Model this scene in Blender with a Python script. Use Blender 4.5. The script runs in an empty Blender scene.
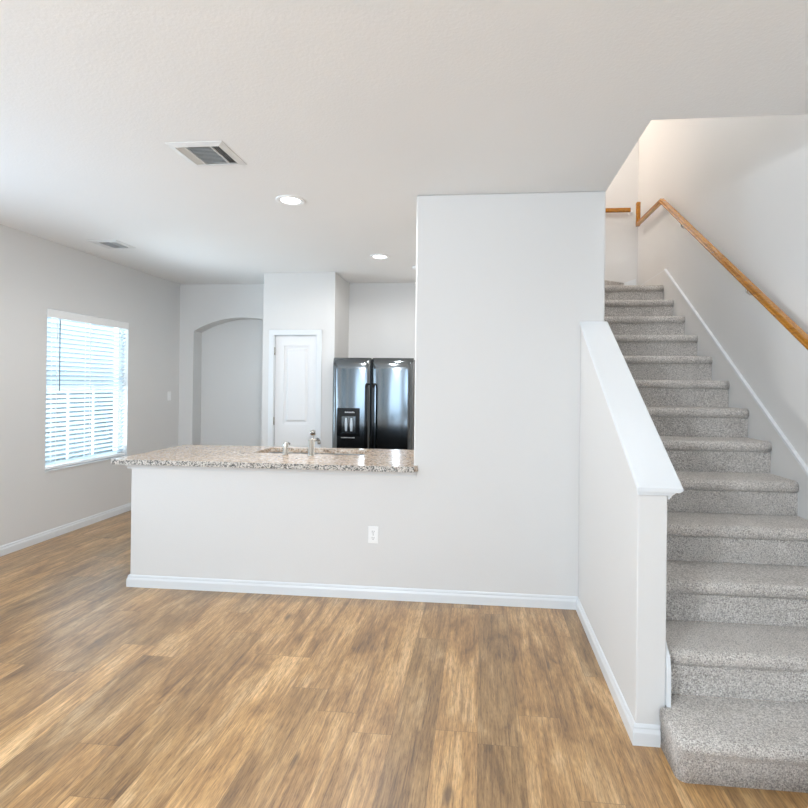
import bpy, bmesh, math, random
from mathutils import Vector, Matrix
random.seed(7)
scene = bpy.context.scene
COL = scene.collection

# ------------------------------------------------------------------ camera
F, CX, CY, YAW, PIT, ROLL, HC = 521.53, 431.52, 384.11, .0958, .0018, .0113, 1.4566
R0 = Vector((math.cos(YAW), math.sin(YAW), 0)); FW = Vector((-math.sin(YAW), math.cos(YAW), 0)); UP = Vector((0, 0, 1))
FWD = FW * math.cos(PIT) + UP * math.sin(PIT)
U0 = UP * math.cos(PIT) - FW * math.sin(PIT)
RX = R0 * math.cos(ROLL) + U0 * math.sin(ROLL)
UX = U0 * math.cos(ROLL) - R0 * math.sin(ROLL)
cam = bpy.data.cameras.new('camera'); camo = bpy.data.objects.new('camera', cam); COL.objects.link(camo)
m = Matrix.Identity(4)
for i in range(3):
    m[i][0] = RX[i]; m[i][1] = UX[i]; m[i][2] = -FWD[i]
m[2][3] = HC
camo.matrix_world = m
cam.sensor_width = 36; cam.lens = F / 808 * 36
cam.shift_x = (404 - CX) / 808; cam.shift_y = (CY - 404) / 808
cam.clip_start = .02; cam.clip_end = 200
scene.camera = camo

# ------------------------------------------------------------------ world, lights, exposure
world = bpy.data.worlds.new('sky'); scene.world = world; world.use_nodes = True
bg = world.node_tree.nodes['Background']
bg.inputs[0].default_value = (.66, .86, 1, 1); bg.inputs[1].default_value = .75

def light(name, kind, loc, rot, energy, color, **kw):
    l = bpy.data.lights.new(name, kind); l.energy = energy; l.color = color
    for k, v in kw.items(): setattr(l, k, v)
    o = bpy.data.objects.new(name, l); COL.objects.link(o); o.location = loc; o.rotation_euler = rot
    return o
PI = math.pi
DAY = (.76, .87, 1)
GRD = (.61, .79, 1)
# daylight entering the openings of the wall behind the camera: sky (level) and light thrown up by the sunlit ground outside (tilted)
UPT = math.radians(50); H_ = 2.74
for x, w, z, h, e in ((-2.35, 2.3, 1.18, 2.1, 1.0), (.3, 1.9, 1.45, 1.6, .8)):
    light('daylight_rear_ground', 'AREA', (x, -6.24, z), (PI/2 + UPT, 0, 0), 82 * e, GRD, shape='RECTANGLE', size=w, size_y=h)
# daylight through the window with the blind
light('daylight_side_sky', 'AREA', (-4.90, 4.95, 1.6), (0, -PI/2, 0), 78, (.76, .9, 1), shape='RECTANGLE', size=2.4, size_y=2.0)
light('daylight_side_ground', 'AREA', (-4.75, 4.95, .9), (0, -PI/2 - UPT, 0), 70, (.78, .9, 1), shape='RECTANGLE', size=1.2, size_y=1.6)
# fill lamps added at unseen openings on the near left, to even the light
for y in (-.6, -3.6):
    light('fill_left', 'AREA', (-4.27, y, 1.4), (0, -PI/2 - UPT, 0), 5, GRD, shape='RECTANGLE', size=1.5, size_y=1.8)
light('fill_dining', 'AREA', (-4.27, 2.2, 1.4), (0, -PI/2 - UPT, 0), 42, GRD, shape='RECTANGLE', size=1.5, size_y=1.3)  # another added fill, out of view, brightening the dining side of the ceiling
# added up-light for the kitchen ceiling, hidden by the partition; no window there
light('fill_kitchen_up', 'AREA', (.05, 6.40, 1.6), (-PI/2 - math.radians(25), 0, 0), 8, (1, .93, .86), shape='RECTANGLE', size=1.0, size_y=1.0)
light('fill_kitchen_top', 'SPOT', (.05, 4.6, H_ - .03), (0, 0, 0), 24, (1, .95, .9), spot_size=3.12, spot_blend=.35, shadow_soft_size=.08)  # added fill for the kitchen, kept out of view behind the partition
# added fill behind the camera, brightening ceiling and walls; no fitting there
light('fill_living', 'POINT', (-1.6, -.9, 2.15), (0, 0, 0), 215, (.82, .91, 1), shadow_soft_size=.15)
# lamp of the upper landing and hall
light('upper_landing_light', 'POINT', (.25, 5.8, 4.75), (0, 0, 0), 42, (1, .86, .75), shadow_soft_size=.2)
light('upper_hall_light', 'POINT', (1.25, 3.1, 4.9), (0, 0, 0), 36, (.94, .97, 1), shadow_soft_size=.12)

vs = scene.view_settings
vs.view_transform = 'Standard'; vs.look = 'None'; vs.gamma = 1; vs.use_curve_mapping = False
vs.exposure = .07

# ------------------------------------------------------------------ materials
def s2l(c):
    return tuple((v / 12.92 if v <= .04045 else ((v + .055) / 1.055) ** 2.4) for v in [x / 255 for x in c]) + (1,)

class NT:
    def __init__(s, name):
        s.m = bpy.data.materials.new(name); s.m.use_nodes = True; s.t = s.m.node_tree
        s.b = s.t.nodes['Principled BSDF']
    def n(s, typ, **kw):
        nd = s.t.nodes.new(typ)
        for k, v in kw.items():
            if k.startswith('i_'):
                key = k[2:]; key = int(key) if key.isdigit() else key.replace('_', ' ')
                if hasattr(v, 'is_output') or isinstance(v, bpy.types.NodeSocket): s.t.links.new(v, nd.inputs[key])
                else: nd.inputs[key].default_value = v
            else: setattr(nd, k, v)
        return nd
    def link(s, a, b): s.t.links.new(a, b)
    def math(s, op, a, b=None):
        nd = s.n('ShaderNodeMath', operation=op)
        for i, v in enumerate((a, b)):
            if v is None: continue
            if isinstance(v, bpy.types.NodeSocket): s.link(v, nd.inputs[i])
            else: nd.inputs[i].default_value = v
        return nd.outputs[0]
    def ramp(s, fac, stops):
        r = s.n('ShaderNodeValToRGB'); s.link(fac, r.inputs[0]); cr = r.color_ramp
        while len(cr.elements) < len(stops): cr.elements.new(.5)
        for e, (p, c) in zip(cr.elements, stops): e.position = p; e.color = c
        return r.outputs[0]
    def mix(s, fac, a, b, mode='MIX'):
        nd = s.n('ShaderNodeMix', data_type='RGBA', blend_type=mode)
        for i, v in ((0, fac), (6, a), (7, b)):
            if isinstance(v, bpy.types.NodeSocket): s.link(v, nd.inputs[i])
            else: nd.inputs[i].default_value = v
        return nd.outputs[2]
    def bump(s, h, strength, dist):
        nd = s.n('ShaderNodeBump'); s.link(h, nd.inputs['Height']); nd.inputs['Strength'].default_value = strength
        nd.inputs['Distance'].default_value = dist; s.link(nd.outputs[0], s.b.inputs['Normal'])

def paint(name, col, rough=.6, bump=.12, scale=140, spec=.3):
    t = NT(name); t.b.inputs['Roughness'].default_value = rough; t.b.inputs['Specular IOR Level'].default_value = spec
    tc = t.n('ShaderNodeTexCoord')
    ns = t.n('ShaderNodeTexNoise', i_Scale=scale, i_Detail=3.0); t.link(tc.outputs['Object'], ns.inputs['Vector'])
    big = t.n('ShaderNodeTexNoise', i_Scale=1.5, i_Detail=2.0); t.link(tc.outputs['Object'], big.inputs['Vector'])
    c = s2l(col); c2 = tuple(v * .97 for v in c[:3]) + (1,)
    t.link(t.mix(big.outputs[0], c, c2), t.b.inputs['Base Color'])
    if bump: t.bump(ns.outputs[0], bump, .004)
    return t.m

def plain(name, col, rough=.4, metal=0, spec=.5, noise=.04, scale=60, **kw):
    t = NT(name); t.b.inputs['Metallic'].default_value = metal; t.b.inputs['Specular IOR Level'].default_value = spec
    tc = t.n('ShaderNodeTexCoord'); ns = t.n('ShaderNodeTexNoise', i_Scale=scale, i_Detail=2.0); t.link(tc.outputs['Object'], ns.inputs['Vector'])
    c = s2l(col); t.link(t.mix(ns.outputs[0], c, tuple(v * (1 - noise) for v in c[:3]) + (1,)), t.b.inputs['Base Color'])
    t.b.inputs['Roughness'].default_value = rough
    for k, v in kw.items(): t.b.inputs[k].default_value = v
    return t.m

def emit(name, col, strength):
    t = NT(name); t.b.inputs['Base Color'].default_value = s2l(col)
    t.b.inputs['Emission Color'].default_value = s2l(col); t.b.inputs['Emission Strength'].default_value = strength
    return t.m

M = {}
M['wall'] = paint('wall_paint', (226, 225, 223))
M['wall_side'] = M['wall']
M['ceiling'] = paint('ceiling_paint', (244, 244, 243), rough=.75, bump=.3, scale=90, spec=.2)
M['trim'] = plain('trim_gloss_white', (229, 232, 234), rough=.3, noise=0)
M['door'] = plain('door_satin_white', (236, 236, 236), rough=.35, noise=.02)
M['plastic'] = plain('white_plastic', (250, 250, 249), rough=.3, noise=.02)
M['dark'] = plain('dark_slot', (28, 29, 30), rough=.6)
M['slot'] = plain('grey_slot', (95, 98, 100), rough=.6)
M['nickel'] = plain('brushed_nickel', (205, 200, 192), rough=.2, metal=1)
M['steel'] = plain('sink_steel', (205, 207, 208), rough=.3, metal=1)
M['ventwhite'] = plain('vent_enamel', (232, 233, 232), rough=.4)
M['ventdark'] = plain('vent_shade', (96, 100, 102), rough=.8)  # grey that stands in for the shade inside the vent
M['fridge'] = plain('black_gloss_enamel', (126, 131, 134), rough=.13, metal=1, noise=.02)
M['fridgebody'] = plain('black_textured_case', (16, 16, 17), rough=.35)
M['black'] = plain('black_gloss_plastic', (8, 8, 9), rough=.15)
M['mark'] = plain('pale_print', (205, 208, 210), rough=.5)
M['cabinet'] = plain('espresso_cabinet', (22, 17, 14), rough=.4)
M['lens'] = emit('lamp_lens', (238, 248, 255), 7)
M['glass_'] = None

def floor_mat():
    t = NT('oak_vinyl_planks'); tc = t.n('ShaderNodeTexCoord'); sp = t.n('ShaderNodeSeparateXYZ'); t.link(tc.outputs['Object'], sp.inputs[0])
    X, Y = sp.outputs[0], sp.outputs[1]
    W, L = .178, 1.22
    row = t.math('FLOOR', t.math('DIVIDE', X, W))
    wn = t.n('ShaderNodeTexWhiteNoise', noise_dimensions='1D'); t.link(row, wn.inputs['W'])
    yo = t.math('ADD', t.math('DIVIDE', Y, L), t.math('MULTIPLY', wn.outputs[0], 7.3))
    colm = t.math('FLOOR', yo)
    cv = t.n('ShaderNodeCombineXYZ'); t.link(row, cv.inputs[0]); t.link(colm, cv.inputs[1])
    w2 = t.n('ShaderNodeTexWhiteNoise', noise_dimensions='2D'); t.link(cv.outputs[0], w2.inputs['Vector'])
    rnd = w2.outputs[0]
    sc = t.n('ShaderNodeSeparateColor'); t.link(w2.outputs[1], sc.inputs[0])
    # per-plank shifted, lengthwise stretched coordinates
    def coords(sx, sy):
        c = t.n('ShaderNodeCombineXYZ')
        t.link(t.math('MULTIPLY', X, sx), c.inputs[0])
        t.link(t.math('ADD', t.math('MULTIPLY', Y, sy), t.math('MULTIPLY', rnd, 37.0)), c.inputs[1])
        t.link(t.math('MULTIPLY', sc.outputs[1], 19.0), c.inputs[2]); return c.outputs[0]
    g1 = t.n('ShaderNodeTexNoise', i_Scale=1.0, i_Detail=6.0, i_Roughness=.65); t.link(coords(70, 2.6), g1.inputs['Vector'])
    g2 = t.n('ShaderNodeTexNoise', i_Scale=1.0, i_Detail=4.0, i_Roughness=.6, i_Distortion=.7); t.link(coords(9, 2.2), g2.inputs['Vector'])
    g3 = t.n('ShaderNodeTexNoise', i_Scale=1.0, i_Detail=3.0, i_Roughness=.7); t.link(coords(210, 17), g3.inputs['Vector'])
    base = t.ramp(g2.outputs[0], [(.27, s2l((122, 88, 50))), (.42, s2l((170, 130, 80))), (.56, s2l((194, 154, 102))), (.74, s2l((222, 188, 142)))])
    tone = t.ramp(rnd, [(0, (.76, .77, .78, 1)), (.3, (.92, .92, .91, 1)), (.65, (1.0, .98, .95, 1)), (.85, (1.08, 1.08, 1.08, 1)), (1, (1.22, 1.22, 1.20, 1))])
    c = t.mix(1.0, base, tone, 'MULTIPLY')
    streak = t.ramp(g1.outputs[0], [(.32, (.40, .33, .26, 1)), (.45, (.78, .74, .68, 1)), (.56, (1.0, 1.0, 1.0, 1)), (.72, (1.22, 1.22, 1.2, 1))])
    c = t.mix(.85, c, streak, 'MULTIPLY')
    fine = t.ramp(g3.outputs[0], [(.30, (.42, .36, .30, 1)), (.45, (.86, .84, .81, 1)), (.55, (1.04, 1.04, 1.04, 1)), (.72, (1.3, 1.3, 1.28, 1))])
    c = t.mix(.9, c, fine, 'MULTIPLY')
    # knots
    kn = t.n('ShaderNodeTexVoronoi', i_Scale=1.0); t.link(coords(3.4, 1.3), kn.inputs['Vector'])
    kd = t.math('ADD', kn.outputs['Distance'], t.math('MULTIPLY', t.math('SUBTRACT', g1.outputs[0], .5), .10))
    kf = t.ramp(kd, [(.035, (1, 1, 1, 1)), (.09, (0, 0, 0, 1))])
    c = t.mix(t.math('MULTIPLY', kf, .75), c, s2l((84, 62, 42)))
    # seams
    fx = t.math('FRACT', t.math('DIVIDE', X, W)); ex = t.math('MINIMUM', fx, t.math('SUBTRACT', 1.0, fx))
    fy = t.math('FRACT', yo); ey = t.math('MINIMUM', fy, t.math('SUBTRACT', 1.0, fy))
    seam = t.math('MAXIMUM', t.math('LESS_THAN', ex, .006), t.math('LESS_THAN', ey, .0011))
    c = t.mix(t.math('MULTIPLY', seam, .5), c, s2l((88, 64, 40)))
    t.link(c, t.b.inputs['Base Color'])
    r = t.math('ADD', t.math('MULTIPLY', g1.outputs[0], .14), .30); t.link(r, t.b.inputs['Roughness'])
    t.b.inputs['Specular IOR Level'].default_value = .8; t.b.inputs['Coat Weight'].default_value = .45; t.b.inputs['Coat Roughness'].default_value = .28
    t.bump(t.math('ADD', g1.outputs[0], t.math('MULTIPLY', g3.outputs[0], .6)), .22, .002)
    return t.m
M['floor'] = floor_mat()

def carpet_mat():
    t = NT('speckled_carpet'); tc = t.n('ShaderNodeTexCoord')
    a = t.n('ShaderNodeTexNoise', i_Scale=210.0, i_Detail=2.5, i_Roughness=.7); t.link(tc.outputs['Object'], a.inputs['Vector'])
    b = t.n('ShaderNodeTexVoronoi', i_Scale=190.0); t.link(tc.outputs['Object'], b.inputs['Vector'])
    l = t.n('ShaderNodeTexNoise', i_Scale=7.0, i_Detail=3.0); t.link(tc.outputs['Object'], l.inputs['Vector'])
    c = t.ramp(a.outputs[0], [(.30, s2l((126, 119, 112))), (.44, s2l((186, 179, 172))), (.55, s2l((220, 214, 207))), (.68, s2l((246, 242, 238)))])
    sc = t.n('ShaderNodeSeparateColor'); t.link(b.outputs['Color'], sc.inputs[0])
    c = t.mix(t.math('MULTIPLY', t.math('GREATER_THAN', sc.outputs[0], .86), .42), c, s2l((104, 100, 96)))
    c = t.mix(1.0, c, t.ramp(l.outputs[0], [(.3, (.93, .92, .91, 1)), (.7, (1.05, 1.05, 1.05, 1))]), 'MULTIPLY')
    t.link(c, t.b.inputs['Base Color']); t.b.inputs['Roughness'].default_value = .95
    t.b.inputs['Specular IOR Level'].default_value = .1
    t.b.inputs['Sheen Weight'].default_value = .25; t.b.inputs['Sheen Roughness'].default_value = .5
    t.bump(t.math('ADD', a.outputs[0], b.outputs['Distance']), .7, .005)
    return t.m
M['carpet'] = carpet_mat()

def granite_mat():
    t = NT('speckled_granite'); tc = t.n('ShaderNodeTexCoord')
    v = t.n('ShaderNodeTexVoronoi', i_Scale=95.0); t.link(tc.outputs['Object'], v.inputs['Vector'])
    sc = t.n('ShaderNodeSeparateColor'); t.link(v.outputs['Color'], sc.inputs[0])
    n = t.n('ShaderNodeTexNoise', i_Scale=38.0, i_Detail=5.0, i_Roughness=.7); t.link(tc.outputs['Object'], n.inputs['Vector'])
    c = t.ramp(sc.outputs[0], [(0, s2l((84, 78, 74))), (.16, s2l((150, 138, 126))), (.34, s2l((206, 178, 152))), (.6, s2l((222, 206, 188))), (.85, s2l((240, 235, 228)))])
    c2 = t.ramp(n.outputs[0], [(.36, s2l((132, 104, 82))), (.5, s2l((196, 168, 142))), (.66, s2l((232, 220, 206)))])
    t.link(t.mix(.45, c, c2), t.b.inputs['Base Color']); t.b.inputs['Roughness'].default_value = .1
    t.b.inputs['Specular IOR Level'].default_value = .5
    return t.m
M['granite'] = granite_mat()

def granite_edge():
    t = NT('chipped_granite_edge'); tc = t.n('ShaderNodeTexCoord')
    v = t.n('ShaderNodeTexVoronoi', i_Scale=150.0); t.link(tc.outputs['Object'], v.inputs['Vector'])
    sc = t.n('ShaderNodeSeparateColor'); t.link(v.outputs['Color'], sc.inputs[0])
    c = t.ramp(sc.outputs[0], [(0, s2l((70, 72, 74))), (.3, s2l((122, 120, 116))), (.5, s2l((186, 178, 168))), (.75, s2l((220, 214, 206)))])
    t.link(c, t.b.inputs['Base Color']); t.b.inputs['Roughness'].default_value = .2
    return t.m
M['granite_edge'] = granite_edge()

def wood_mat():
    t = NT('varnished_oak_rail'); tc = t.n('ShaderNodeTexCoord')
    mp = t.n('ShaderNodeMapping'); t.link(tc.outputs['Object'], mp.inputs[0]); mp.inputs['Rotation'].default_value = (-.61, 0, 0); mp.inputs['Scale'].default_value = (70, 5, 70)
    n = t.n('ShaderNodeTexNoise', i_Scale=1.0, i_Detail=5.0, i_Roughness=.65); t.link(mp.outputs[0], n.inputs['Vector'])
    c = t.ramp(n.outputs[0], [(.30, s2l((116, 70, 6))), (.42, s2l((166, 106, 14))), (.62, s2l((188, 124, 24))), (.8, s2l((210, 150, 50)))])
    t.link(c, t.b.inputs['Base Color']); t.b.inputs['Roughness'].default_value = .22; t.b.inputs['Coat Weight'].default_value = .5
    return t.m
M['wood'] = wood_mat()

def blind_mat():
    t = NT('white_blind_vinyl'); t.b.inputs['Base Color'].default_value = s2l((240, 244, 246)); t.b.inputs['Roughness'].default_value = .4
    tr = t.n('ShaderNodeBsdfTranslucent'); tr.inputs[0].default_value = s2l((226, 240, 248))
    mx = t.n('ShaderNodeMixShader'); mx.inputs[0].default_value = .35
    t.link(t.b.outputs[0], mx.inputs[1]); t.link(tr.outputs[0], mx.inputs[2])
    t.link(mx.outputs[0], t.t.nodes['Material Output'].inputs['Surface'])
    return t.m
M['blind'] = blind_mat()

def glass_mat():
    t = NT('window_glass'); g = t.n('ShaderNodeBsdfGlossy'); g.inputs['Roughness'].default_value = .02
    tr = t.n('ShaderNodeBsdfTransparent'); tr.inputs[0].default_value = (.97, .99, 1, 1)
    mx = t.n('ShaderNodeMixShader'); mx.inputs[0].default_value = .06
    t.link(tr.outputs[0], mx.inputs[1]); t.link(g.outputs[0], mx.inputs[2])
    t.link(mx.outputs[0], t.t.nodes['Material Output'].inputs['Surface']); t.t.nodes.remove(t.b)
    return t.m
M['glass'] = glass_mat()
M['fence'] = plain('weathered_fence', (205, 208, 208), rough=.8, noise=.3, scale=14)
M['grass'] = plain('lawn', (112, 128, 92), rough=.95, noise=.4, scale=30)

# ------------------------------------------------------------------ mesh helpers
def B(bm, x0, x1, y0, y1, z0, z1, bev=0, seg=2):
    x0, x1 = sorted((x0, x1)); y0, y1 = sorted((y0, y1)); z0, z1 = sorted((z0, z1))
    r = bmesh.ops.create_cube(bm, size=1)
    for v in r['verts']:
        v.co = Vector(((x0 + x1) / 2 + v.co.x * (x1 - x0), (y0 + y1) / 2 + v.co.y * (y1 - y0), (z0 + z1) / 2 + v.co.z * (z1 - z0)))
    if bev:
        es = list({e for v in r['verts'] for e in v.link_edges})
        bmesh.ops.bevel(bm, geom=es, offset=bev, segments=seg, affect='EDGES', profile=.5)
    return bm

def prism(bm, pts, axis, a0, a1):
    """closed 2-D outline extruded along an axis. axis x: pts=(y,z); y: pts=(x,z); z: pts=(x,y)"""
    def P(p, a): return {'x': (a, p[0], p[1]), 'y': (p[0], a, p[1]), 'z': (p[0], p[1], a)}[axis]
    v0 = [bm.verts.new(P(p, a0)) for p in pts]; v1 = [bm.verts.new(P(p, a1)) for p in pts]
    n = len(pts)
    f = [bm.faces.new(v0), bm.faces.new(v1[::-1])]
    for i in range(n): f.append(bm.faces.new((v0[i], v1[i], v1[(i + 1) % n], v0[(i + 1) % n])))
    bmesh.ops.recalc_face_normals(bm, faces=f)
    return bm

def lathe(bm, prof, c, axis='z', seg=28):
    """prof=(r,h) pairs turned about an axis through c"""
    c = Vector(c); rings = []
    for r, h in prof:
        ring = []
        for i in range(seg):
            a = 2 * PI * i / seg; p = (r * math.cos(a), r * math.sin(a))
            v = {'z': (p[0], p[1], h), 'y': (p[0], h, p[1]), 'x': (h, p[0], p[1])}[axis]
            ring.append(bm.verts.new(c + Vector(v)))
        rings.append(ring)
    fs = []
    for a, b in zip(rings, rings[1:]):
        for i in range(seg): fs.append(bm.faces.new((a[i], a[(i + 1) % seg], b[(i + 1) % seg], b[i])))
    fs.append(bm.faces.new(rings[0])); fs.append(bm.faces.new(rings[-1][::-1]))
    bmesh.ops.recalc_face_normals(bm, faces=fs)
    for f in fs[:-2]: f.smooth = True
    return bm

def sweep(bm, path, prof, side):
    """closed profile (s,t) swept along a polyline with mitred corners; side = constant side vector"""
    path = [Vector(p) for p in path]; side = Vector(side).normalized(); rings = []
    for i, p in enumerate(path):
        d0 = (path[i] - path[i - 1]).normalized() if i else None
        d1 = (path[i + 1] - path[i]).normalized() if i < len(path) - 1 else None
        if d0 is None: d0 = d1
        if d1 is None: d1 = d0
        t = (d0 + d1).normalized(); k = 1 / max(t.dot(d0), .3)
        up = side.cross(t).normalized() * k
        rings.append([bm.verts.new(p + side * s + up * u) for s, u in prof])
    n = len(prof); fs = []
    for a, b in zip(rings, rings[1:]):
        for i in range(n): fs.append(bm.faces.new((a[i], a[(i + 1) % n], b[(i + 1) % n], b[i])))
    fs.append(bm.faces.new(rings[0])); fs.append(bm.faces.new(rings[-1][::-1]))
    bmesh.ops.recalc_face_normals(bm, faces=fs)
    return bm

def tube(bm, path, r, seg=10):
    path = [Vector(p) for p in path]; rings = []
    ref = Vector((.3, .9, .2)).normalized()
    for i, p in enumerate(path):
        t = (path[min(i + 1, len(path) - 1)] - path[max(i - 1, 0)]).normalized()
        a = t.cross(ref).normalized(); b = t.cross(a)
        rr = r[i] if isinstance(r, (list, tuple)) else r
        rings.append([bm.verts.new(p + (a * math.cos(2 * PI * k / seg) + b * math.sin(2 * PI * k / seg)) * rr) for k in range(seg)])
    fs = []
    for a, b in zip(rings, rings[1:]):
        for i in range(seg): fs.append(bm.faces.new((a[i], a[(i + 1) % seg], b[(i + 1) % seg], b[i])))
    fs.append(bm.faces.new(rings[0])); fs.append(bm.faces.new(rings[-1][::-1]))
    bmesh.ops.recalc_face_normals(bm, faces=fs)
    for f in fs[:-2]: f.smooth = True
    return bm

def world_loc(o):
    v = Vector((0, 0, 0))
    while o: v += o.location; o = o.parent
    return v
def obj(name, bm, mat, parent=None, mat2=None, sel=None, label=None, loc=None):
    """bm is in world coordinates; it is moved into the local frame of its parent / its own origin"""
    me = bpy.data.meshes.new(name)
    base = world_loc(parent) if parent else Vector((0, 0, 0))
    own = Vector(loc) - base if loc else Vector((0, 0, 0))
    bmesh.ops.translate(bm, verts=bm.verts, vec=-(base + own))
    bm.to_mesh(me); bm.free(); me.materials.append(mat)
    if mat2: me.materials.append(mat2)
    o = bpy.data.objects.new(name, me); COL.objects.link(o); o.location = own
    if parent: o.parent = parent
    if label: o['label'] = label
    return o
def thing(name, label, cat, loc, group=None):
    o = bpy.data.objects.new(name, None); COL.objects.link(o); o.location = loc; o.empty_display_size = .1
    return tag(o, label, cat, group)
def tag(o, label, cat, group=None):
    o['label'] = label; o['category'] = cat
    if group: o['group'] = group
    return o
def struct(name, bm, mat, label=None, cat=None, parent=None, bevel=None):
    o = obj(name, bm, mat, parent)
    if not parent:
        o['kind'] = 'structure'
        if label: o['label'] = label
        if cat: o['category'] = cat
    if bevel:
        md = o.modifiers.new('edge', 'BEVEL'); md.width = bevel; md.segments = 4; md.limit_method = 'ANGLE'
    return o
def NB(): return bmesh.new()

# ------------------------------------------------------------------ dimensions
H = 2.74                       # ceiling
L = -3.953                     # left wall face
D = 3.497                      # face of the partition / peninsula wall
BK = 6.496                     # back wall face
XR = 1.80                     # right wall face
HX0, HX1, HN = .642, .76, 2.208  # half wall
PX = .796                      # right end of the partition
TL_ = -.452                    # left end of the partition
RISE1, RISE, RUN, S0 = .1645, .1926, .280, 2.0076
def SZ(k): return 0 if k <= 0 else RISE1 + (k - 1) * RISE   # height of tread k
XS = 1.782                     # face of the stair skirt
LB = 6.30                      # wall behind the landing
LZ = SZ(13)
TOP = 5.3

# ------------------------------------------------------------------ structure
struct('floor', B(NB(), L - .15, XR + .15, -6.15, 7.0, -.1, 0), M['floor'], 'brown oak-look plank floor running toward the stairs', 'floor')
bm = NB(); B(bm, L - .15, PX, -6.15, 5.33, H, H + .1); B(bm, L - .15, .35, 5.33, 7.0, H, H + .1); B(bm, PX, XR + .15, -6.15, 2.588, H, H + .1)
struct('ceiling', bm, M['ceiling'], 'white textured ceiling with an opening over the stairs', 'ceiling')
# left wall with the window opening; nearer openings are added for the fill lamps
WY0, WY1, WZ0, WZ1 = 4.40, 5.50, .632, 2.118
bm = NB(); T_ = L - .15
B(bm, T_, L, .3, 1.5, 0, H); B(bm, T_, L, 2.9, WY0, 0, H); B(bm, T_, L, 1.5, 2.9, 0, .65); B(bm, T_, L, 1.5, 2.9, 2.15, H); B(bm, T_, L, WY1, 7.0, 0, H); B(bm, T_, L, WY0, WY1, 0, WZ0); B(bm, T_, L, WY0, WY1, WZ1, H)
B(bm, T_, L, -6.15, -4.5, 0, H); B(bm, T_, L, -2.7, -1.5, 0, H)
for a, b in ((-1.5, .3), (-4.5, -2.7)): B(bm, T_, L, a, b, 0, .65); B(bm, T_, L, a, b, 2.15, H)
struct('wall_left', bm, M['wall'], 'pale grey side wall with the window', 'wall')
# back wall with arched niche
AX0, AX1, AS, AT = -3.762, -2.418, 2.128, 2.306
c = (AX0 + AX1) / 2; hc = (AX1 - AX0) / 2; sg = AT - AS; rad = (hc * hc + sg * sg) / (2 * sg)
pts = [(L, 0), (AX0, 0)]
a0 = math.asin(hc / rad)
for i in range(25):
    a = -a0 + 2 * a0 * i / 24; pts.append((c + rad * math.sin(a), AT - rad + rad * math.cos(a)))
pts += [(AX1, 0), (PX, 0), (PX, H), (L, H)]
bm = NB(); prism(bm, pts, 'y', BK, 6.70); B(bm, L, PX, 6.70, 6.82, 0, H)
struct('wall_back', bm, M['wall'], 'far kitchen wall with a shallow arched recess', 'wall')
# pantry block
PB = (-2.54, -1.688, 5.856)
DX0, DX1, DZ = -2.402, -1.895, 2.017
bm = NB(); B(bm, PB[0], DX0, PB[2], BK, 0, H); B(bm, DX1, PB[1], PB[2], BK, 0, H); B(bm, DX0, DX1, PB[2], BK, DZ, H); B(bm, DX0, DX1, PB[2] + .12, BK, 0, DZ)
struct('wall_pantry', bm, M['wall'], 'pale grey pantry enclosure with a white door', 'wall')
# partition wall
pts = [(-2.482, 0), (PX, 0), (PX, H), (TL_, H), (TL_, .868), (-2.482, .868)]
o = struct('wall_partition', prism(NB(), pts, 'y', D, D + .12), M['wall'], 'tall pale partition wall beside the stairs with a low part under the counter', 'wall', bevel=.013)
# stair half wall (sloped top)
HZ0, HZ1 = 1.044, 1.864
struct('wall_half', prism(NB(), [(HN, 0), (D, 0), (D, HZ1), (HN, HZ0)], 'x', HX0, HX1), M['wall'], 'sloped half wall beside the carpeted stairs', 'wall', bevel=.006)
# stairwell walls
struct('wall_right', B(NB(), XR, XR + .15, -6.15, 6.43, 0, TOP), M['wall'], 'tall wall carrying the wooden handrail', 'wall')
bm = NB(); B(bm, HX0, PX, D + .12, 5.33, 0, H); B(bm, HX0, PX, 5.33, BK, 0, 2.46); B(bm, HX0 + .03, PX, 2.588, 5.33, H + .1, TOP)
struct('wall_stairwell', bm, M['wall'], 'wall between kitchen and stairs', 'wall')
bm = NB(); B(bm, PX, XR, LB, 6.43, 0, TOP); B(bm, -1.5, PX, LB, 6.43, H + .1, TOP); B(bm, .3, PX, LB, 6.43, 2.46, H)
struct('wall_landing', bm, M['wall'], 'wall behind the stair landing', 'wall')
bm = NB(); B(bm, PX, XR, 2.468, 2.588, H + .1, TOP); B(bm, -1.6, -1.5, 5.23, 6.43, H + .1, TOP); B(bm, -1.5, HX0 + .03, 5.23, 5.33, H + .1, TOP)
struct('wall_upper', bm, M['wall'], 'upper storey walls around the stair opening', 'wall')
bm = NB(); B(bm, HX0, XR + .15, 2.468, 6.43, TOP, TOP + .1); B(bm, -1.6, HX0, 5.23, 6.43, TOP, TOP + .1)
struct('ceiling_upper', bm, M['ceiling'], 'upper storey ceiling above the stairs', 'ceiling')
# rear wall (behind the camera) with patio door and window openings
bm = NB(); Y0, Y1 = -6.15, -6.0
for x0, x1, z0, z1 in ((L, -3.5, 0, H), (-3.5, -1.2, 2.23, H), (-1.2, -.65, 0, H), (-.65, 1.25, 0, .65), (-.65, 1.25, 2.25, H), (1.25, XR, 0, H)):
    B(bm, x0, x1, Y0, Y1, z0, z1)
for x in (-3.5, -2.38, -1.26): B(bm, x, x + .06, -6.1, -6.05, 0, 2.23)
for x in (-.65, .27, 1.19): B(bm, x, x + .06, -6.1, -6.05, .65, 2.25)
struct('wall_rear', bm, M['wall'], 'wall with patio door and window openings', 'wall')

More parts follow.
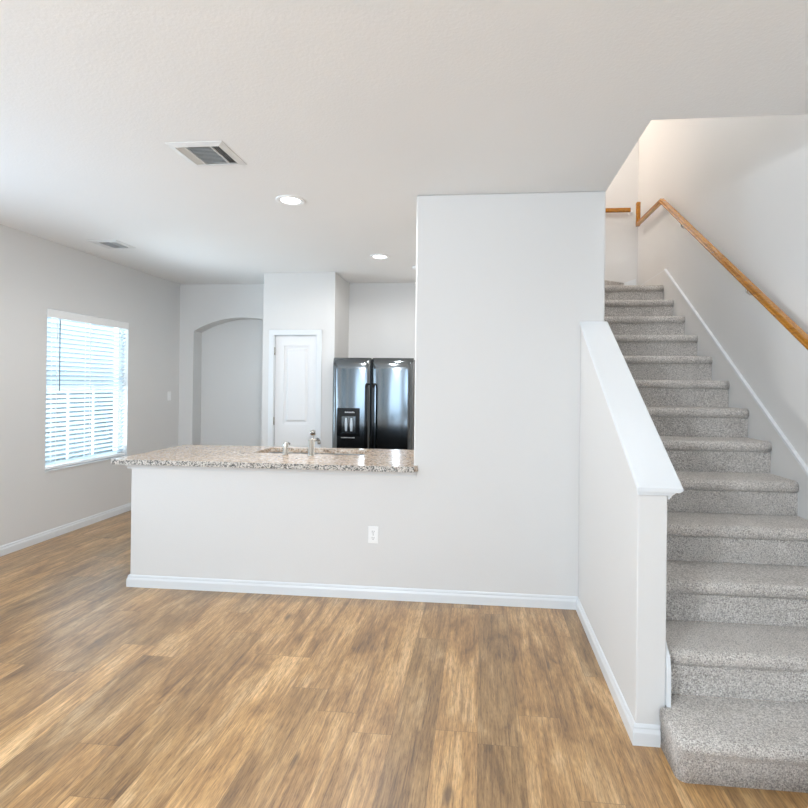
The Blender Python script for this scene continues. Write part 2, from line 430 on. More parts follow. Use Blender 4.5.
# ------------------------------------------------------------------ baseboards and trims
BP = [(0, 0), (.014, 0), (.014, .052), (.011, .060), (.008, .066), (.009, .072), (.006, .080), (.003, .083), (0, .083)]
def board(bm, segs):
    """segs: (p0, p1, outward normal, mitre0, mitre1) ; mitre extends the outer face"""
    for p0, p1, nrm, m0, m1 in segs:
        p0 = Vector((p0[0], p0[1], 0)); p1 = Vector((p1[0], p1[1], 0)); nrm = Vector((nrm[0], nrm[1], 0)); d = (p1 - p0).normalized()
        r = []
        for p, mm, sgn in ((p0, m0, -1), (p1, m1, 1)):
            r.append([bm.verts.new(p + nrm * s + d * sgn * mm * s + Vector((0, 0, z))) for s, z in BP])
        n = len(BP); fs = [bm.faces.new((r[0][i], r[0][(i + 1) % n], r[1][(i + 1) % n], r[1][i])) for i in range(n)]
        fs += [bm.faces.new(r[0]), bm.faces.new(r[1][::-1])]
        bmesh.ops.recalc_face_normals(bm, faces=fs)
    return bm
struct('baseboard_left', board(NB(), [((L, -6), (L, BK), (1, 0), 0, -1)]), M['trim'], 'white baseboard along the window wall', 'baseboard')
struct('baseboard_partition', board(NB(), [((-2.482, D), (HX0, D), (0, -1), 1, -1), ((-2.482, D + .12), (-2.482, D), (-1, 0), 0, 1)]), M['trim'], 'white baseboard under the peninsula and partition', 'baseboard')
struct('baseboard_half_wall', board(NB(), [((HX0, D), (HX0, HN), (-1, 0), -1, 1), ((HX0, HN), (.737, HN), (0, -1), 1, 0)]), M['trim'], 'white baseboard around the stair half wall', 'baseboard')
bm = board(NB(), [((L, BK), (AX0, BK), (0, -1), -1, 0), ((PB[0], BK), (PB[0], PB[2]), (-1, 0), -1, 1), ((PB[0], PB[2]), (-2.464, PB[2]), (0, -1), 1, 0), ((-1.834, PB[2]), (PB[1], PB[2]), (0, -1), 0, 0)])
struct('baseboard_back', bm, M['trim'], 'white baseboard along the back kitchen wall', 'baseboard')

# sloped cap board on the half wall, with moulding under it
def capz(y): return HZ0 + (HZ1 - HZ0) * (y - HN) / (D - HN)
def sloped(bm, sec, y0, y1):
    """section (x, dz) carried up the slope of the cap"""
    a = [bm.verts.new((x, y0 + max(0, -dz) * .25, capz(y0) + dz)) for x, dz in sec]; b = [bm.verts.new((x, y1, capz(y1) + dz)) for x, dz in sec]
    n = len(sec); fs = [bm.faces.new((a[i], a[(i + 1) % n], b[(i + 1) % n], b[i])) for i in range(n)] + [bm.faces.new(a), bm.faces.new(b[::-1])]
    bmesh.ops.recalc_face_normals(bm, faces=fs)
bm = NB()
sloped(bm, [(HX0 - .007, .003), (HX1 + .040, .003), (HX1 + .052, .010), (HX1 + .054, .017), (HX1 + .050, .021), (HX0 - .004, .021), (HX0 - .008, .017)], HN - .022, D)
sloped(bm, [(HX1 + .0005, -.034), (HX1 + .006, -.034), (HX1 + .012, -.020), (HX1 + .026, -.010), (HX1 + .030, .0025), (HX1 + .0005, .0025)], HN - .012, D)
B(bm, HX0 - .003, HX1 + .012, HN - .010, HN + .003, HZ0 - .026, HZ0 - .012, .002); B(bm, HX0 - .005, HX1 + .020, HN - .016, HN + .003, HZ0 - .012, HZ0 - .001, .002)
struct('trim_1', bm, M['trim'], 'white sloped cap board on the half wall', 'trim')
# skirt boards of the stair
sl = (2.612 - .985) / (5.335 - 3.038)
def skz(y): return .985 + (y - 3.038) * sl
bm = NB()
prism(bm, [(1.85, 0), (LB - .001, 0), (LB - .001, 2.612), (5.335, 2.612), (1.85, skz(1.85))], 'x', XS, XR)
struct('trim_2', bm, M['wall'], 'sloped painted skirt between stair steps and right wall', 'trim')
bm = NB(); prism(bm, [(1.85, skz(1.85)), (5.335, 2.612), (5.330, 2.626), (1.85, skz(1.85) + .017)], 'x', XS - .005, XR)
B(bm, XS, XR, 5.33, LB - .015, 2.612, 2.618)
struct('trim_3', bm, M['trim'], 'thin white strip capping the skirt on the right wall', 'trim')
bm = NB()
ky = HN
prism(bm, [(ky - .014, RISE1), (ky + .3, RISE1), (D - .02, capz(D) - .60), (D - .02, capz(D) - .33), (ky, .36), (ky - .014, .30)], 'x', HX1, HX1 + .016)
struct('trim_4', bm, M['trim'], 'white skirt board end beside the lowest steps', 'trim')
struct('trim_5', board(NB(), [((PX, LB), (XS, LB), (0, -1), 0, 0)]), M['trim'], 'white baseboard on the landing', 'trim').location.z = LZ
# moulding below the counter
bm = NB()
prof = [(D, .84), (D - .012, .84), (D - .016, .852), (D - .026, .858), (D - .032, .868), (D - .032, .872), (D, .872)]
prism(bm, prof, 'x', -2.50, TL_ + .02)
B(bm, -2.506, -2.482, D, D + .12, .845, .872)
struct('trim_6', bm, M['trim'], 'white moulding under the granite counter', 'trim')

# ------------------------------------------------------------------ pantry door
bm = NB()
for a, b in ((DX0, DX0 - .062), (DX1, DX1 + .062)):
    B(bm, a, b, PB[2] - .016, PB[2], 0, DZ + .062, .004, 2)
B(bm, DX0 - .062, DX1 + .062, PB[2] - .0165, PB[2], DZ, DZ + .062, .004, 2)
B(bm, DX0, DX0 + .006, PB[2], PB[2] + .12, 0, DZ); B(bm, DX1 - .006, DX1, PB[2], PB[2] + .12, 0, DZ); B(bm, DX0, DX1, PB[2], PB[2] + .12, DZ - .006, DZ)
struct('trim_7', bm, M['trim'], 'white casing around the pantry door', 'trim')
dy = PB[2] + .018; dx0, dx1, dzt = DX0 + .009, DX1 - .009, DZ - .009
bm = NB()
px0, px1 = -2.292, -1.985
pz = ((.16, .72), (.985, 1.895))
# stiles and rails around the recessed panels
B(bm, dx0, px0, dy, dy + .035, .01, dzt); B(bm, px1, dx1, dy, dy + .035, .01, dzt)
B(bm, px0, px1, dy, dy + .035, .01, pz[0][0]); B(bm, px0, px1, dy, dy + .035, pz[0][1], pz[1][0]); B(bm, px0, px1, dy, dy + .035, pz[1][1], dzt)
for z0, z1 in pz:
    B(bm, px0, px1, dy + .014, dy + .03, z0, z1)
dr = struct('door_1', bm, M['door'], 'narrow white raised-panel pantry door', 'door')
for z0, z1 in pz:
    bm = NB()
    i = .022; b2 = .05
    q = [(px0 + i, z0 + i), (px1 - i, z0 + i), (px1 - i, z1 - i), (px0 + i, z1 - i)]
    q2 = [(px0 + b2, z0 + b2), (px1 - b2, z0 + b2), (px1 - b2, z1 - b2), (px0 + b2, z1 - b2)]
    v = [bm.verts.new((x, dy + .016, z)) for x, z in q]; w = [bm.verts.new((x, dy + .001, z)) for x, z in q2]; u = [bm.verts.new((x, dy + .02, z)) for x, z in q]
    for k in range(4):
        bm.faces.new((v[k], v[(k + 1) % 4], w[(k + 1) % 4], w[k])); bm.faces.new((u[k], u[(k + 1) % 4], v[(k + 1) % 4], v[k]))
    bm.faces.new(w); bm.faces.new(u[::-1]); bmesh.ops.recalc_face_normals(bm, faces=bm.faces)
    obj('raised_panel', bm, M['door'], dr)
kx, kz = -1.925, .893
bm = lathe(NB(), [(.033, 0), (.033, -.006), (.028, -.009), (.012, -.012), (.011, -.03), (.022, -.036), (.029, -.046), (.030, -.054), (.025, -.063), (.012, -.067)], (kx, dy, kz), 'y')
obj('door_knob', bm, M['nickel'], dr)
for z in (1.83, 1.02, .2):
    obj('hinge', lathe(NB(), [(.006, 0), (.006, .09)], (DX0 + .008, PB[2] - .004, z - .045), 'z', 10), M['nickel'], dr)

# ------------------------------------------------------------------ window and blind
bm = NB(); wx0, wx1 = L - .135, L - .085
fw = .045
B(bm, wx0, wx1, WY0, WY0 + fw, WZ0, WZ1); B(bm, wx0, wx1, WY1 - fw, WY1, WZ0, WZ1)
B(bm, wx0, wx1, WY0, WY1, WZ0, WZ0 + fw); B(bm, wx0, wx1, WY0, WY1, WZ1 - fw, WZ1)
win = struct('window_1', bm, M['plastic'], 'single hung white window behind a horizontal blind', 'window')
zm = 1.37
bm = NB(); B(bm, wx0 + .002, wx1 - .005, WY0 + fw, WY1 - fw, zm, zm + .045); obj('meeting_rail', bm, M['plastic'], win)
bm = NB()
for k in (1, 2): B(bm, wx0 + .02, wx1 - .018, WY0 + fw + k * .337 - .009, WY0 + fw + k * .337 + .009, WZ0 + fw, zm)
obj('grille_bar', bm, M['plastic'], win)
bm = NB(); B(bm, wx0 + .022, wx0 + .026, WY0 + fw, WY1 - fw, WZ0 + fw, zm + .02); B(bm, wx0 + .012, wx0 + .016, WY0 + fw, WY1 - fw, zm + .02, WZ1 - fw)
obj('pane', bm, M['glass'], win)
struct('trim_8', B(NB(), L - .15, L + .012, WY0 - .0, WY1 + .0, WZ0 - .014, WZ0 + .001, .003), M['trim'], 'thin white sill at the bottom of the window', 'trim')

bl = thing('window_blind', 'white two-inch horizontal blind hanging in the window', 'blind', (L - .04, (WY0 + WY1) / 2, WZ1))
bx = L - .040
obj('headrail', B(NB(), bx - .03, bx + .03, WY0 + .006, WY1 - .006, WZ1 - .05, WZ1 - .002), M['blind'], bl)
bm = NB(); B(bm, L - .006, L + .008, WY0 + .004, WY1 - .004, WZ1 - .078, WZ1 - .003, .003)
obj('valance', bm, M['plastic'], bl)
bm = NB(); n = 31; zt, zb = WZ1 - .10, WZ0 + .055
tl = math.radians(36)
for i in range(n):
    z = zt + (zb - zt) * i / (n - 1)
    hw = .025; dx, dz = hw * math.cos(tl), hw * math.sin(tl)
    # tilted slat with a slight crown: outer edge lower
    prism(bm, [(bx - dx, z - dz), (bx, z + .003), (bx + dx, z + dz), (bx + dx, z + dz + .0022), (bx, z + .0055), (bx - dx, z - dz + .0022)], 'y', WY0 + .012, WY1 - .012)
obj('slat_panel', bm, M['blind'], bl)
obj('bottom_rail', B(NB(), bx - .026, bx + .026, WY0 + .012, WY1 - .012, WZ0 + .006, WZ0 + .030, .004), M['plastic'], bl)
for y in (WY0 + .13, (WY0 + WY1) / 2, WY1 - .13):
    bm = NB(); B(bm, bx + .0265, bx + .0285, y - .004, y + .004, WZ0 + .03, WZ1 - .05); B(bm, bx - .0285, bx - .0265, y - .004, y + .004, WZ0 + .03, WZ1 - .05)
    obj('ladder_tape', bm, M['plastic'], bl)
obj('tilt_wand', tube(NB(), [(bx + .038, WY0 + .15, WZ1 - .075), (bx + .04, WY0 + .15, 1.36)], .0045, 8), M['slot'], bl, label='thin grey tilt wand')

# outside, seen between the slats
fn = thing('garden_fence', 'weathered grey board fence outside behind the window blind', 'fence', (-7.4, 7, -.15))
bm = NB()
for i in range(70): B(bm, -7.42, -7.40, .5 + i * .2, .5 + i * .2 + .188, -.12, 1.32)
obj('board_panel', bm, M['fence'], fn)
bm = NB(); B(bm, -7.39, -7.35, .5, 14.5, .15, .24); B(bm, -7.39, -7.35, .5, 14.5, .95, 1.04); obj('fence_rail', bm, M['fence'], fn)
struct('ground_outside', B(NB(), -14, L - .15, -8, 18, -.3, -.15), M['grass'], 'lawn outside the window', 'ground')

# ------------------------------------------------------------------ ceiling fittings
def register(cx, cy, w, d, label):
    t = thing('ceiling_vent', label, 'vent', (cx, cy, H), 'square ceiling air vents')
    x0, x1, y0, y1 = cx - w / 2, cx + w / 2, cy - d / 2, cy + d / 2; e = .035
    bm = NB()
    ins = [(x0 + e, y0 + e), (x1 - e, y0 + e), (x1 - e, y1 - e), (x0 + e, y1 - e)]; out = [(x0, y0), (x1, y0), (x1, y1), (x0, y1)]
    o0 = [bm.verts.new((x, y, H - .0005)) for x, y in out]; o1 = [bm.verts.new((x, y, H - .004)) for x, y in out]
    i1 = [bm.verts.new((x, y, H - .013)) for x, y in ins]; i0 = [bm.verts.new((x, y, H - .0015)) for x, y in ins]
    for k in range(4):
        j = (k + 1) % 4
        for a, b in ((o0, o1), (o1, i1), (i1, i0)): bm.faces.new((a[k], a[j], b[j], b[k]))
    bmesh.ops.recalc_face_normals(bm, faces=bm.faces)
    obj('frame', bm, M['ventwhite'], t)
    ix0, ix1, iy0, iy1 = x0 + e, x1 - e, y0 + e, y1 - e
    obj('shade_plate', B(NB(), ix0, ix1, iy0, iy1, H - .0022, H - .0012), M['ventdark'], t)  # flat dark plate in place of a shaded recess above the louvers
    a, b = ix0 + .056, ix1 - .052
    bm = NB()
    def blade_y(x, tilt):
        dx, dz = .006 * math.cos(tilt), .006 * math.sin(tilt); zc = H - .0085
        prism(bm, [(x - dx, zc - dz), (x + dx, zc + dz), (x + dx, zc + dz + .001), (x - dx, zc - dz + .001)], 'y', iy0, iy1)
    for k in range(4): blade_y(ix0 + .007 + k * .0125, math.radians(38))
    for k in range(4): blade_y(b + .009 + k * .0115, math.radians(-50))
    B(bm, a - .003, a + .001, iy0, iy1, H - .013, H - .003); B(bm, b, b + .005, iy0, iy1, H - .013, H - .003)
    for k in range(14):
        y = iy0 + .008 + k * (iy1 - iy0 - .012) / 13.0; zc = H - .0085
        prism(bm, [(y - .003, zc - .003), (y + .003, zc + .003), (y + .003, zc + .004), (y - .003, zc - .002)], 'x', a, b)
    obj('louvers', bm, M['ventwhite'], t)
register(-1.545, 2.790, .318, .296, 'square white air vent on the ceiling nearest the viewer, in front of the recessed lights')
register(-3.455, 4.560, .29, .28, 'white air vent on the ceiling close to the window wall')

def downlight(cx, cy, watts, label):
    t = thing('recessed_light', label, 'ceiling light', (cx, cy, H), 'round recessed ceiling lights')
    bm = NB(); seg = 40; rings = []
    for r, z in ((.100, H - .0005), (.100, H - .007), (.092, H - .009), (.068, H - .0065), (.066, H - .002)):
        rings.append([bm.verts.new((cx + r * math.cos(2 * PI * k / seg), cy + r * math.sin(2 * PI * k / seg), z)) for k in range(seg)])
    for a, b in zip(rings, rings[1:]):
        for k in range(seg): bm.faces.new((a[k], a[(k + 1) % seg], b[(k + 1) % seg], b[k]))
    bmesh.ops.recalc_face_normals(bm, faces=bm.faces)
    for f in bm.faces: f.smooth = True
    obj('trim_ring', bm, M['plastic'], t)
    obj('lens', lathe(NB(), [(.0655, -.0012), (.0655, -.0040), (.05, -.0050), (.02, -.0055)], (cx, cy, H), 'z', 36), M['lens'], t, label='glowing lens')
    l = light('downlight_lamp', 'SPOT', (cx, cy, H - .02), (0, 0, 0), watts, (.97, .97, .97), spot_size=3.12, spot_blend=.35, shadow_soft_size=.06)
downlight(-1.346, 3.535, 84, 'lit round recessed light above the granite counter, beside the near vent')
downlight(-1.030, 5.150, 26, 'lit round recessed light on the ceiling in front of the refrigerator')
t = thing('smoke_detector', 'small round white smoke detector on the kitchen ceiling by the partition edge', 'smoke detector', (-.705, 5.62, H))
obj('housing', lathe(NB(), [(.062, -.0005), (.062, -.014), (.055, -.028), (.03, -.034)], (-.705, 5.62, H), 'z'), M['plastic'], t)
obj('test_button', lathe(NB(), [(.010, -.0335), (.010, -.037)], (-.705, 5.62, H), 'z', 16), M['slot'], t)

# ------------------------------------------------------------------ countertop, sink, faucets
CT, CB, CF, CK, CL = .912, .876, 3.440, 4.345, -2.575
SX0, SX1, SY0, SY1 = -1.77, -.90, 3.935, 4.262
top = thing('granite_countertop', 'speckled beige granite countertop on the low peninsula wall', 'countertop', (-1.5, 3.9, CB))
bm = NB()
xr = TL_ + .030
def slab(x0, x1, y0, y1): B(bm, x0, x1, y0, y1, CB, CT)
slab(CL, SX0, CF, CK); slab(SX1, TL_ - .001, CF, CK); slab(SX0, SX1, CF, SY0); slab(SX0, SX1, SY1, CK)
prism(bm, [(TL_ - .001, CF), (xr - .02, CF), (xr, D - .018), (xr, D - .0005), (TL_ - .001, D - .0005)], 'z', CB, CT)
bmesh.ops.remove_doubles(bm, verts=bm.verts, dist=.0004)
obj('slab', bm, M['granite'], top)
bm = NB()
prism(bm, [(CL, CF - .0005), (xr - .02, CF - .0005), (xr - .02, CF - .009), (CL, CF - .009)], 'z', CB - .001, CT - .0015)
prism(bm, [(CL - .009, CF - .009), (CL - .0005, CF - .009), (CL - .0005, CK), (CL - .009, CK)], 'z', CB - .001, CT - .0015)
obj('front_edge', bm, M['granite_edge'], top, label='dark flecked rough front edge')
sk = thing('kitchen_sink', 'stainless double bowl sink set into the granite countertop', 'sink', ((SX0 + SX1) / 2, (SY0 + SY1) / 2, CB - .2))
for x0, x1 in ((SX0 + .004, -1.345), (-1.325, SX1 - .004)):
    bm = NB(); w = .004; y0, y1 = SY0 + .004, SY1 - .004; zb = CB - .19
    B(bm, x0, x1, y0, y1, zb, zb + w); B(bm, x0, x0 + w, y0, y1, zb, CB - .0015); B(bm, x1 - w, x1, y0, y1, zb, CB - .0015); B(bm, x0, x1, y0, y0 + w, zb, CB - .0015); B(bm, x0, x1, y1 - w, y1, zb, CB - .0015)
    o = obj('bowl', bm, M['steel'], sk)
    obj('drain', lathe(NB(), [(.04, w + .0005), (.04, w + .002), (.034, w + .003)], ((x0 + x1) / 2, (y0 + y1) / 2, zb), 'z'), M['nickel'], o)
bm = NB()
B(bm, SX0 - .02, SX1 + .02, SY0 - .02, SY0 + .003, CB - .004, CB - .001); B(bm, SX0 - .02, SX1 + .02, SY1 - .003, SY1 + .02, CB - .004, CB - .001)
B(bm, SX0 - .02, SX0 + .003, SY0, SY1, CB - .004, CB - .001); B(bm, SX1 - .003, SX1 + .02, SY0, SY1, CB - .004, CB - .001); B(bm, -1.346, -1.324, SY0, SY1, CB - .004, CB - .001)
obj('rim', bm, M['steel'], sk)
# faucet: upright body, lever at its top, spout reaching over the bowls
fx, fy = -1.275, 3.835
fc = thing('kitchen_faucet', 'taller brushed nickel kitchen faucet on the granite countertop', 'faucet', (fx, fy, CT))
obj('body', lathe(NB(), [(.027, 0), (.027, .006), (.0235, .010), (.0235, .118), (.019, .123), (.012, .125)], (fx, fy, CT)), M['nickel'], fc)
obj('spout', tube(NB(), [(fx, fy, CT + .095), (fx, fy + .07, CT + .112), (fx, fy + .15, CT + .11), (fx, fy + .185, CT + .09), (fx, fy + .19, CT + .07)], [.013, .013, .012, .0125, .013], 12), M['nickel'], fc)
obj('lever_handle', tube(NB(), [(fx, fy, CT + .122), (fx + .012, fy - .004, CT + .133), (fx + .018, fy - .006, CT + .150)], [.009, .007, .0065], 10), M['nickel'], fc)
sx, sy = -1.475, 3.835
sd = thing('soap_dispenser', 'short brushed nickel soap dispenser on the countertop left of the faucet', 'soap dispenser', (sx, sy, CT))
obj('body', lathe(NB(), [(.024, 0), (.024, .006), (.0195, .010), (.0195, .088), (.016, .097), (.008, .101)], (sx, sy, CT)), M['nickel'], sd)
obj('nozzle', tube(NB(), [(sx, sy, CT + .078), (sx, sy + .05, CT + .088), (sx, sy + .08, CT + .076)], [.008, .0075, .007], 10), M['nickel'], sd)

# base cabinets below the counter on the kitchen side
cb = thing('base_cabinet', 'dark base cabinets below the granite countertop, facing the refrigerator', 'cabinet', (-1.5, 3.95, 0))
cx0, cx1, cy0, cy1 = -2.48, -.46, D + .122, 4.27
bm = NB(); B(bm, cx0, cx0 + .018, cy0, cy1, .10, CB - .002); B(bm, cx1 - .018, cx1, cy0, cy1, .10, CB - .002)
B(bm, cx0, cx1, cy0, cy0 + .012, .10, CB - .002); B(bm, cx0, cx1, cy0, cy1, .10, .118); B(bm, cx0, cx1, cy1 - .02, cy1, .118, .14); B(bm, cx0 + .02, cx1 - .02, cy0, cy1 - .07, 0, .10)
obj('body', bm, M['cabinet'], cb)
nd = 4; wdt = (cx1 - cx0) / nd
for k in range(nd):
    x0 = cx0 + k * wdt + .003; x1 = x0 + wdt - .006
    bm = NB(); B(bm, x0, x1, cy1 + .001, cy1 + .014, .14, .68); B(bm, x0, x0 + .055, cy1 + .014, cy1 + .020, .14, .68); B(bm, x1 - .055, x1, cy1 + .014, cy1 + .020, .14, .68)
    B(bm, x0, x1, cy1 + .014, cy1 + .020, .14, .195); B(bm, x0, x1, cy1 + .014, cy1 + .020, .625, .68)
    dd = obj('door', bm, M['cabinet'], cb)
    hx = x1 - .03 if k % 2 == 0 else x0 + .03
    obj('knob', lathe(NB(), [(.006, .02), (.006, .032), (.014, .038), (.013, .045)], (hx, cy1, .63), 'y', 14), M['nickel'], dd)
    dd = obj('drawer', B(NB(), x0, x1, cy1 + .001, cy1 + .020, .69, .862), M['cabinet'], cb)
    obj('knob', lathe(NB(), [(.006, .02), (.006, .032), (.014, .038), (.013, .045)], ((x0 + x1) / 2, cy1, .776), 'y', 14), M['nickel'], dd)

# ------------------------------------------------------------------ refrigerator
fr = thing('refrigerator', 'glossy black side-by-side refrigerator beside the white pantry door', 'refrigerator', (-1.21, 6.05, 0))
FX0, FX1, FXM, FH = -1.664, -.756, -1.2255, 1.752
obj('case', B(NB(), FX0 + .004, FX1 - .004, 5.765, 6.46, .03, FH - .012, .006), M['fridgebody'], fr)
bm = NB(); B(bm, FX0 + .02, FX1 - .02, 5.75, 6.4, 0, .03); B(bm, FX0 + .01, FX1 - .01, 5.735, 5.765, .02, .085); obj('kick_grille', bm, M['black'], fr)
def fdoor(x0, x1, y=5.700):
    """door with a gently bowed front and a rounded top edge"""
    bm = NB(); nx, nz = 14, 26; z0, z1 = .095, FH; sag = .016; grid = []
    for j in range(nz + 1):
        v = j / nz; z = z0 + (z1 - z0) * v; row = []
        # roll back near the top and bottom
        dt = (z1 - z); back = 0
        if dt < .05: back = .05 - math.sqrt(max(0, .05 ** 2 - (.05 - dt) ** 2))
        for i in range(nx + 1):
            u = i / nx; x = x0 + (x1 - x0) * u; s = sag * (2 * u - 1) ** 2
            e = min(u, 1 - u) * (x1 - x0); rnd = .012 - math.sqrt(max(0, .012 ** 2 - (.012 - e) ** 2)) if e < .012 else 0
            row.append(bm.verts.new((x, y + s + rnd + back * .6, z)))
        grid.append(row)
    for j in range(nz):
        for i in range(nx):
            f = bm.faces.new((grid[j][i], grid[j][i + 1], grid[j + 1][i + 1], grid[j + 1][i])); f.smooth = True
    # back and sides
    yb = 5.762; loop = [grid[0][i] for i in range(nx + 1)] + [grid[j][nx] for j in range(1, nz + 1)] + [grid[nz][i] for i in range(nx - 1, -1, -1)] + [grid[j][0] for j in range(nz - 1, 0, -1)]
    bk = [bm.verts.new((v.co.x, yb, v.co.z)) for v in loop]; n = len(loop)
    for i in range(n): bm.faces.new((loop[i], bk[i], bk[(i + 1) % n], loop[(i + 1) % n]))
    bm.faces.new(bk); bmesh.ops.recalc_face_normals(bm, faces=bm.faces)
    return bm
dl = obj('freezer_door', fdoor(FX0, FXM - .006), M['fridge'], fr)
drr = obj('fresh_food_door', fdoor(FXM + .006, FX1), M['fridge'], fr)
for x, par in ((FXM - .040, dl), (FXM + .040, drr)):
    bm = NB(); bm2 = sweep(bm, [(x, 5.712, 1.462), (x, 5.672, 1.452), (x, 5.655, 1.42), (x, 5.652, 1.0), (x, 5.655, .46), (x, 5.672, .43), (x, 5.712, .42)],
                           [(-.013, -.008), (.013, -.008), (.016, 0), (.013, .008), (-.013, .008), (-.016, 0)], (1, 0, 0))
    obj('handle', bm2, M['black'], par, label='long black bar handle')
# water and ice dispenser
qx0, qx1, qz0, qz1 = -1.602, -1.348, .885, 1.190
yf = 5.699
bm = NB()
B(bm, qx0, qx1, yf - .008, yf + .016, 1.098, qz1, .003); B(bm, qx0, qx0 + .045, yf - .008, yf + .016, qz0, 1.10); B(bm, qx1 - .045, qx1, yf - .008, yf + .016, qz0, 1.10)
B(bm, qx0, qx1, yf - .010, yf + .016, qz0 - .006, .912)
B(bm, qx0 + .04, qx1 - .04, yf + .006, yf + .012, .90, 1.10)
dp = obj('dispenser', bm, M['black'], dl, label='black water and ice dispenser panel')
for x in (-1.500, -1.440):
    bm = NB(); prism(bm, [(x - .010, .932), (x + .012, .932), (x + .016, 1.0), (x + .008, 1.078), (x - .010, 1.078), (x - .016, 1.0)], 'y', yf - .003, yf + .005)
    obj('dispenser_paddle', bm, M['steel'], dl, label='pale dispenser paddle')
random.seed(3)
for x, xe, zz, yy, h0 in ((-1.512, -1.405, 1.136, yf - .0082, .010), (-1.555, -1.40, .856, yf + .001, .005)):
  bm = NB()
  x_start = x
  while x < xe:
    w = random.uniform(.004, .009); h = random.uniform(h0, h0 * 1.8); B(bm, x, x + w, yy - .004, yy, zz, zz + h); x += w + .0035
  B(bm, x_start, xe, yy - .0006, yy, zz, zz + .0016)
  obj('panel_print', bm, M['mark'], dl, label='small pale illegible print')

# ------------------------------------------------------------------ wall plates
t = thing('wall_outlet', 'white duplex outlet on the low wall under the counter', 'outlet', (-.722, D, .435))
ox, oz = -.722, .434
obj('cover_plate', B(NB(), ox - .035, ox + .035, D - .006, D, oz - .057, oz + .057, .003), M['plastic'], t)
for dz in (.021, -.021):
    rc = obj('receptacle', B(NB(), ox - .017, ox + .017, D - .0085, D - .006, oz + dz - .014, oz + dz + .014, .001), M['plastic'], t)
    bm = NB()
    B(bm, ox - .008, ox - .0055, D - .0092, D - .0083, oz + dz - .001, oz + dz + .009); B(bm, ox + .0055, ox + .008, D - .0092, D - .0083, oz + dz - .001, oz + dz + .008)
    lathe(bm, [(.003, -.0092), (.003, -.0083)], (ox, D, oz + dz - .007), 'y', 10)
    obj('slots', bm, M['slot'], rc)
obj('screw', lathe(NB(), [(.003, -.0075), (.003, -.0055)], (ox, D, oz), 'y', 10), M['slot'], t)
t = thing('light_switch', 'small white light switch on the grey wall right of the window', 'light switch', (L, 6.28, 1.28))
obj('cover_plate', B(NB(), L, L + .006, 6.245, 6.315, 1.223, 1.337, .003), M['plastic'], t)
rk = obj('rocker', prism(NB(), [(L + .006, 1.248), (L + .0085, 1.248), (L + .0105, 1.312), (L + .006, 1.312)], 'y', 6.264, 6.296), M['plastic'], t)

# ------------------------------------------------------------------ staircase
st = thing('staircase', 'straight flight of steps covered in grey speckled carpet', 'staircase', (1.25, 2.0, 0))
ov = .026
def nose(y, z, n=7):
    """rounded front edge of a tread: from the top going down to the riser face"""
    r = .030; out = []
    for i in range(n + 1):
        a = PI / 2 + PI * i / n
        out.append((y - ov + r + r * math.cos(a) * 1.0, z - .032 + .032 * math.sin(a)))
    return out
def step_bm(k, x0, x1):
    y = S0 + (k - 1) * RUN; z1 = SZ(k); z0 = SZ(k - 1)
    yb = y + RUN if k < 13 else LB
    pr = [(yb - .0005, z0 + .0005), (yb - .0005, z1)] + nose(y, z1) + [(y + .0005, z1 - .0655), (y + .0005, z0 + .0005)]
    bm = NB(); N = 24
    rings = []
    jit = random.Random(k)
    ph = [jit.uniform(0, 6) for _ in pr]
    for i in range(N + 1):
        u = i / N; x = x0 + (x1 - x0) * u
        e = min(x - x0, x1 - x) ; sh = max(0, 1 - e / .014); sh = 1 - math.sqrt(max(0, 1 - sh * sh))
        ring = []
        for j, (py, pz) in enumerate(pr):
            wv = .0015 * math.sin(x * 23 + ph[j]) if 1 < j < len(pr) - 1 else 0
            fy = sh * .012 if j >= 2 and j <= len(pr) - 3 else 0
            ring.append(bm.verts.new((x, py + wv + fy, pz)))
        rings.append(ring)
    n = len(pr); fs = []
    for a, b in zip(rings, rings[1:]):
        for j in range(n):
            f = bm.faces.new((a[j], a[(j + 1) % n], b[(j + 1) % n], b[j])); f.smooth = 2 <= j <= n - 4; fs.append(f)
    fs.append(bm.faces.new(rings[0])); fs.append(bm.faces.new(rings[-1][::-1]))
    bmesh.ops.recalc_face_normals(bm, faces=fs)
    return bm
for k in range(1, 14):
    y = S0 + (k - 1) * RUN
    xl = HX1 + .017 if y + RUN < D - .001 else (PX + .001)
    if k == 1: continue
    obj('step' if k < 13 else 'landing', step_bm(k, xl, XS - .0005), M['carpet'], st)
# the bottom step sticks out past the half wall with a rounded corner
def bottom_step():
    bm = NB(); x0, x1 = .738, XS - .0005; y0, y1 = S0, HN - .016; z1 = RISE1; r = .035
    out = [(x1, y0), (x0 + r, y0)]
    for i in range(1, 6):
        a = -PI / 2 - PI / 2 * i / 6; out.append((x0 + r + r * math.cos(a), y0 + r + r * math.sin(a)))
    out += [(x0, y0 + r), (x0, y1), (HX1 + .017, y1), (HX1 + .017, S0 + RUN), (x1, S0 + RUN)]
    levels = [(0, 0), (z1 - .072, 0), (z1 - .062, .006), (z1 - .05, .016), (z1 - .03, .022), (z1 - .012, .016), (z1 - .004, .006), (z1, -.006)]
    cxm, cym = .95 * x1, 3
    rings = []
    for z, o in levels:
        ring = []
        for (x, y) in out:
            nx = -1 if x < x0 + r + .001 and y < y1 + .001 else 0; ny = -1 if y < y0 + r + .001 else 0
            ring.append(bm.verts.new((x + nx * o * .35, y + ny * o, z)))
        rings.append(ring)
    n = len(out)
    for a, b in zip(rings, rings[1:]):
        for i in range(n):
            f = bm.faces.new((a[i], a[(i + 1) % n], b[(i + 1) % n], b[i])); f.smooth = i < 8
    bm.faces.new(rings[0]); bm.faces.new(rings[-1][::-1]); bmesh.ops.recalc_face_normals(bm, faces=bm.faces)
    return bm
obj('step', bottom_step(), M['carpet'], st, label='lowest carpeted step, wider than the others')
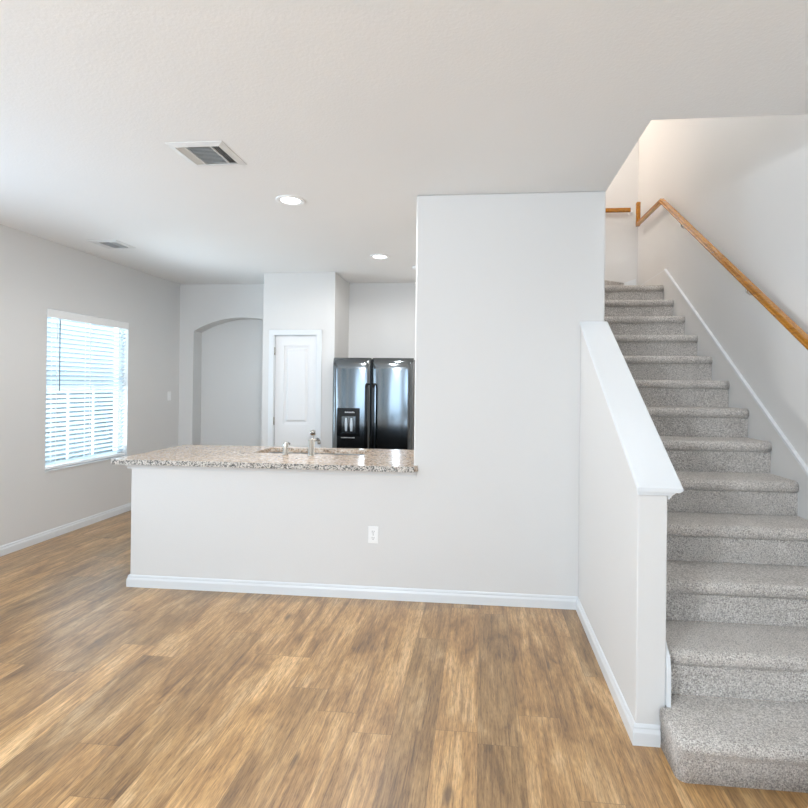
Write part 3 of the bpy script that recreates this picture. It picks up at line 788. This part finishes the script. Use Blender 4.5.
# first winder turning left above the landing
bm = prism(NB(), [(PX + .001, LB - .015), (1.64, LB - .015), (1.40, 6.11), (PX + .001, 5.75)], 'z', LZ + .0005, LZ + .20)
obj('winder_step', bm, M['carpet'], st)
struct('trim_9', prism(NB(), [(1.655, LZ + .084), (XS - .002, LZ + .084), (XS - .002, LZ + .25), (1.655, LZ + .205)], 'y', LB - .012, LB - .0005), M['trim'], 'white skirt board behind the landing', 'trim')

# ------------------------------------------------------------------ handrail
hr = thing('handrail', 'varnished orange-brown wooden handrail running up the stair wall', 'handrail', (1.65, 3.4, 2.1))
RP = [(s * .86, u * .86) for s, u in [(-.018, -.026), (.018, -.026), (.022, -.016), (.020, 0), (.024, .008), (.022, .019), (.012, .027), (-.012, .027), (-.022, .019), (-.024, .008), (-.020, 0), (-.022, -.016)]]
hxr = 1.722
y_a, z_a, y_b, z_b = 2.946, 1.702, 5.255, 3.272
s_ = (z_b - z_a) / (y_b - y_a)
pth = [(hxr, 2.1, z_a + (2.1 - y_a) * s_), (hxr, y_b, z_b), (hxr, 6.0, z_b + .012)]
obj('sloped_rail', sweep(NB(), pth, RP, (-1, 0, 0)), M['wood'], hr)
B_ = NB(); B(B_, hxr - .021, hxr + .021, 6.001, 6.045, z_b - .012, z_b + .255, .006)
obj('upright_piece', B_, M['wood'], hr)
obj('landing_rail', sweep(NB(), [(1.69, 6.222, 3.508), (-.3, 6.222, 3.508)], RP, (0, -1, 0)), M['wood'], hr)
def bracket(y, z, parent):
    bm = lathe(NB(), [(.026, 0), (.026, -.006), (.012, -.012)], (XR, y, z - .075), 'x', 18)
    tube(bm, [(XR - .008, y, z - .075), (XR - .055, y, z - .072), (hxr + .002, y, z - .055), (hxr, y, z - .026)], .0065, 8)
    obj('bracket', bm, M['nickel'], parent)
for y in (2.55, 3.60, 4.75):
    bracket(y, (z_a + (y - y_a) * s_) if y < y_b else z_b + .01, hr)
bm = lathe(NB(), [(.03, 0), (.03, -.008), (.012, -.014), (.012, -.05)], (1.71, LB, 3.50), 'y', 20)
obj('wall_rosette', bm, M['plastic'], hr, label='round white wall rosette')
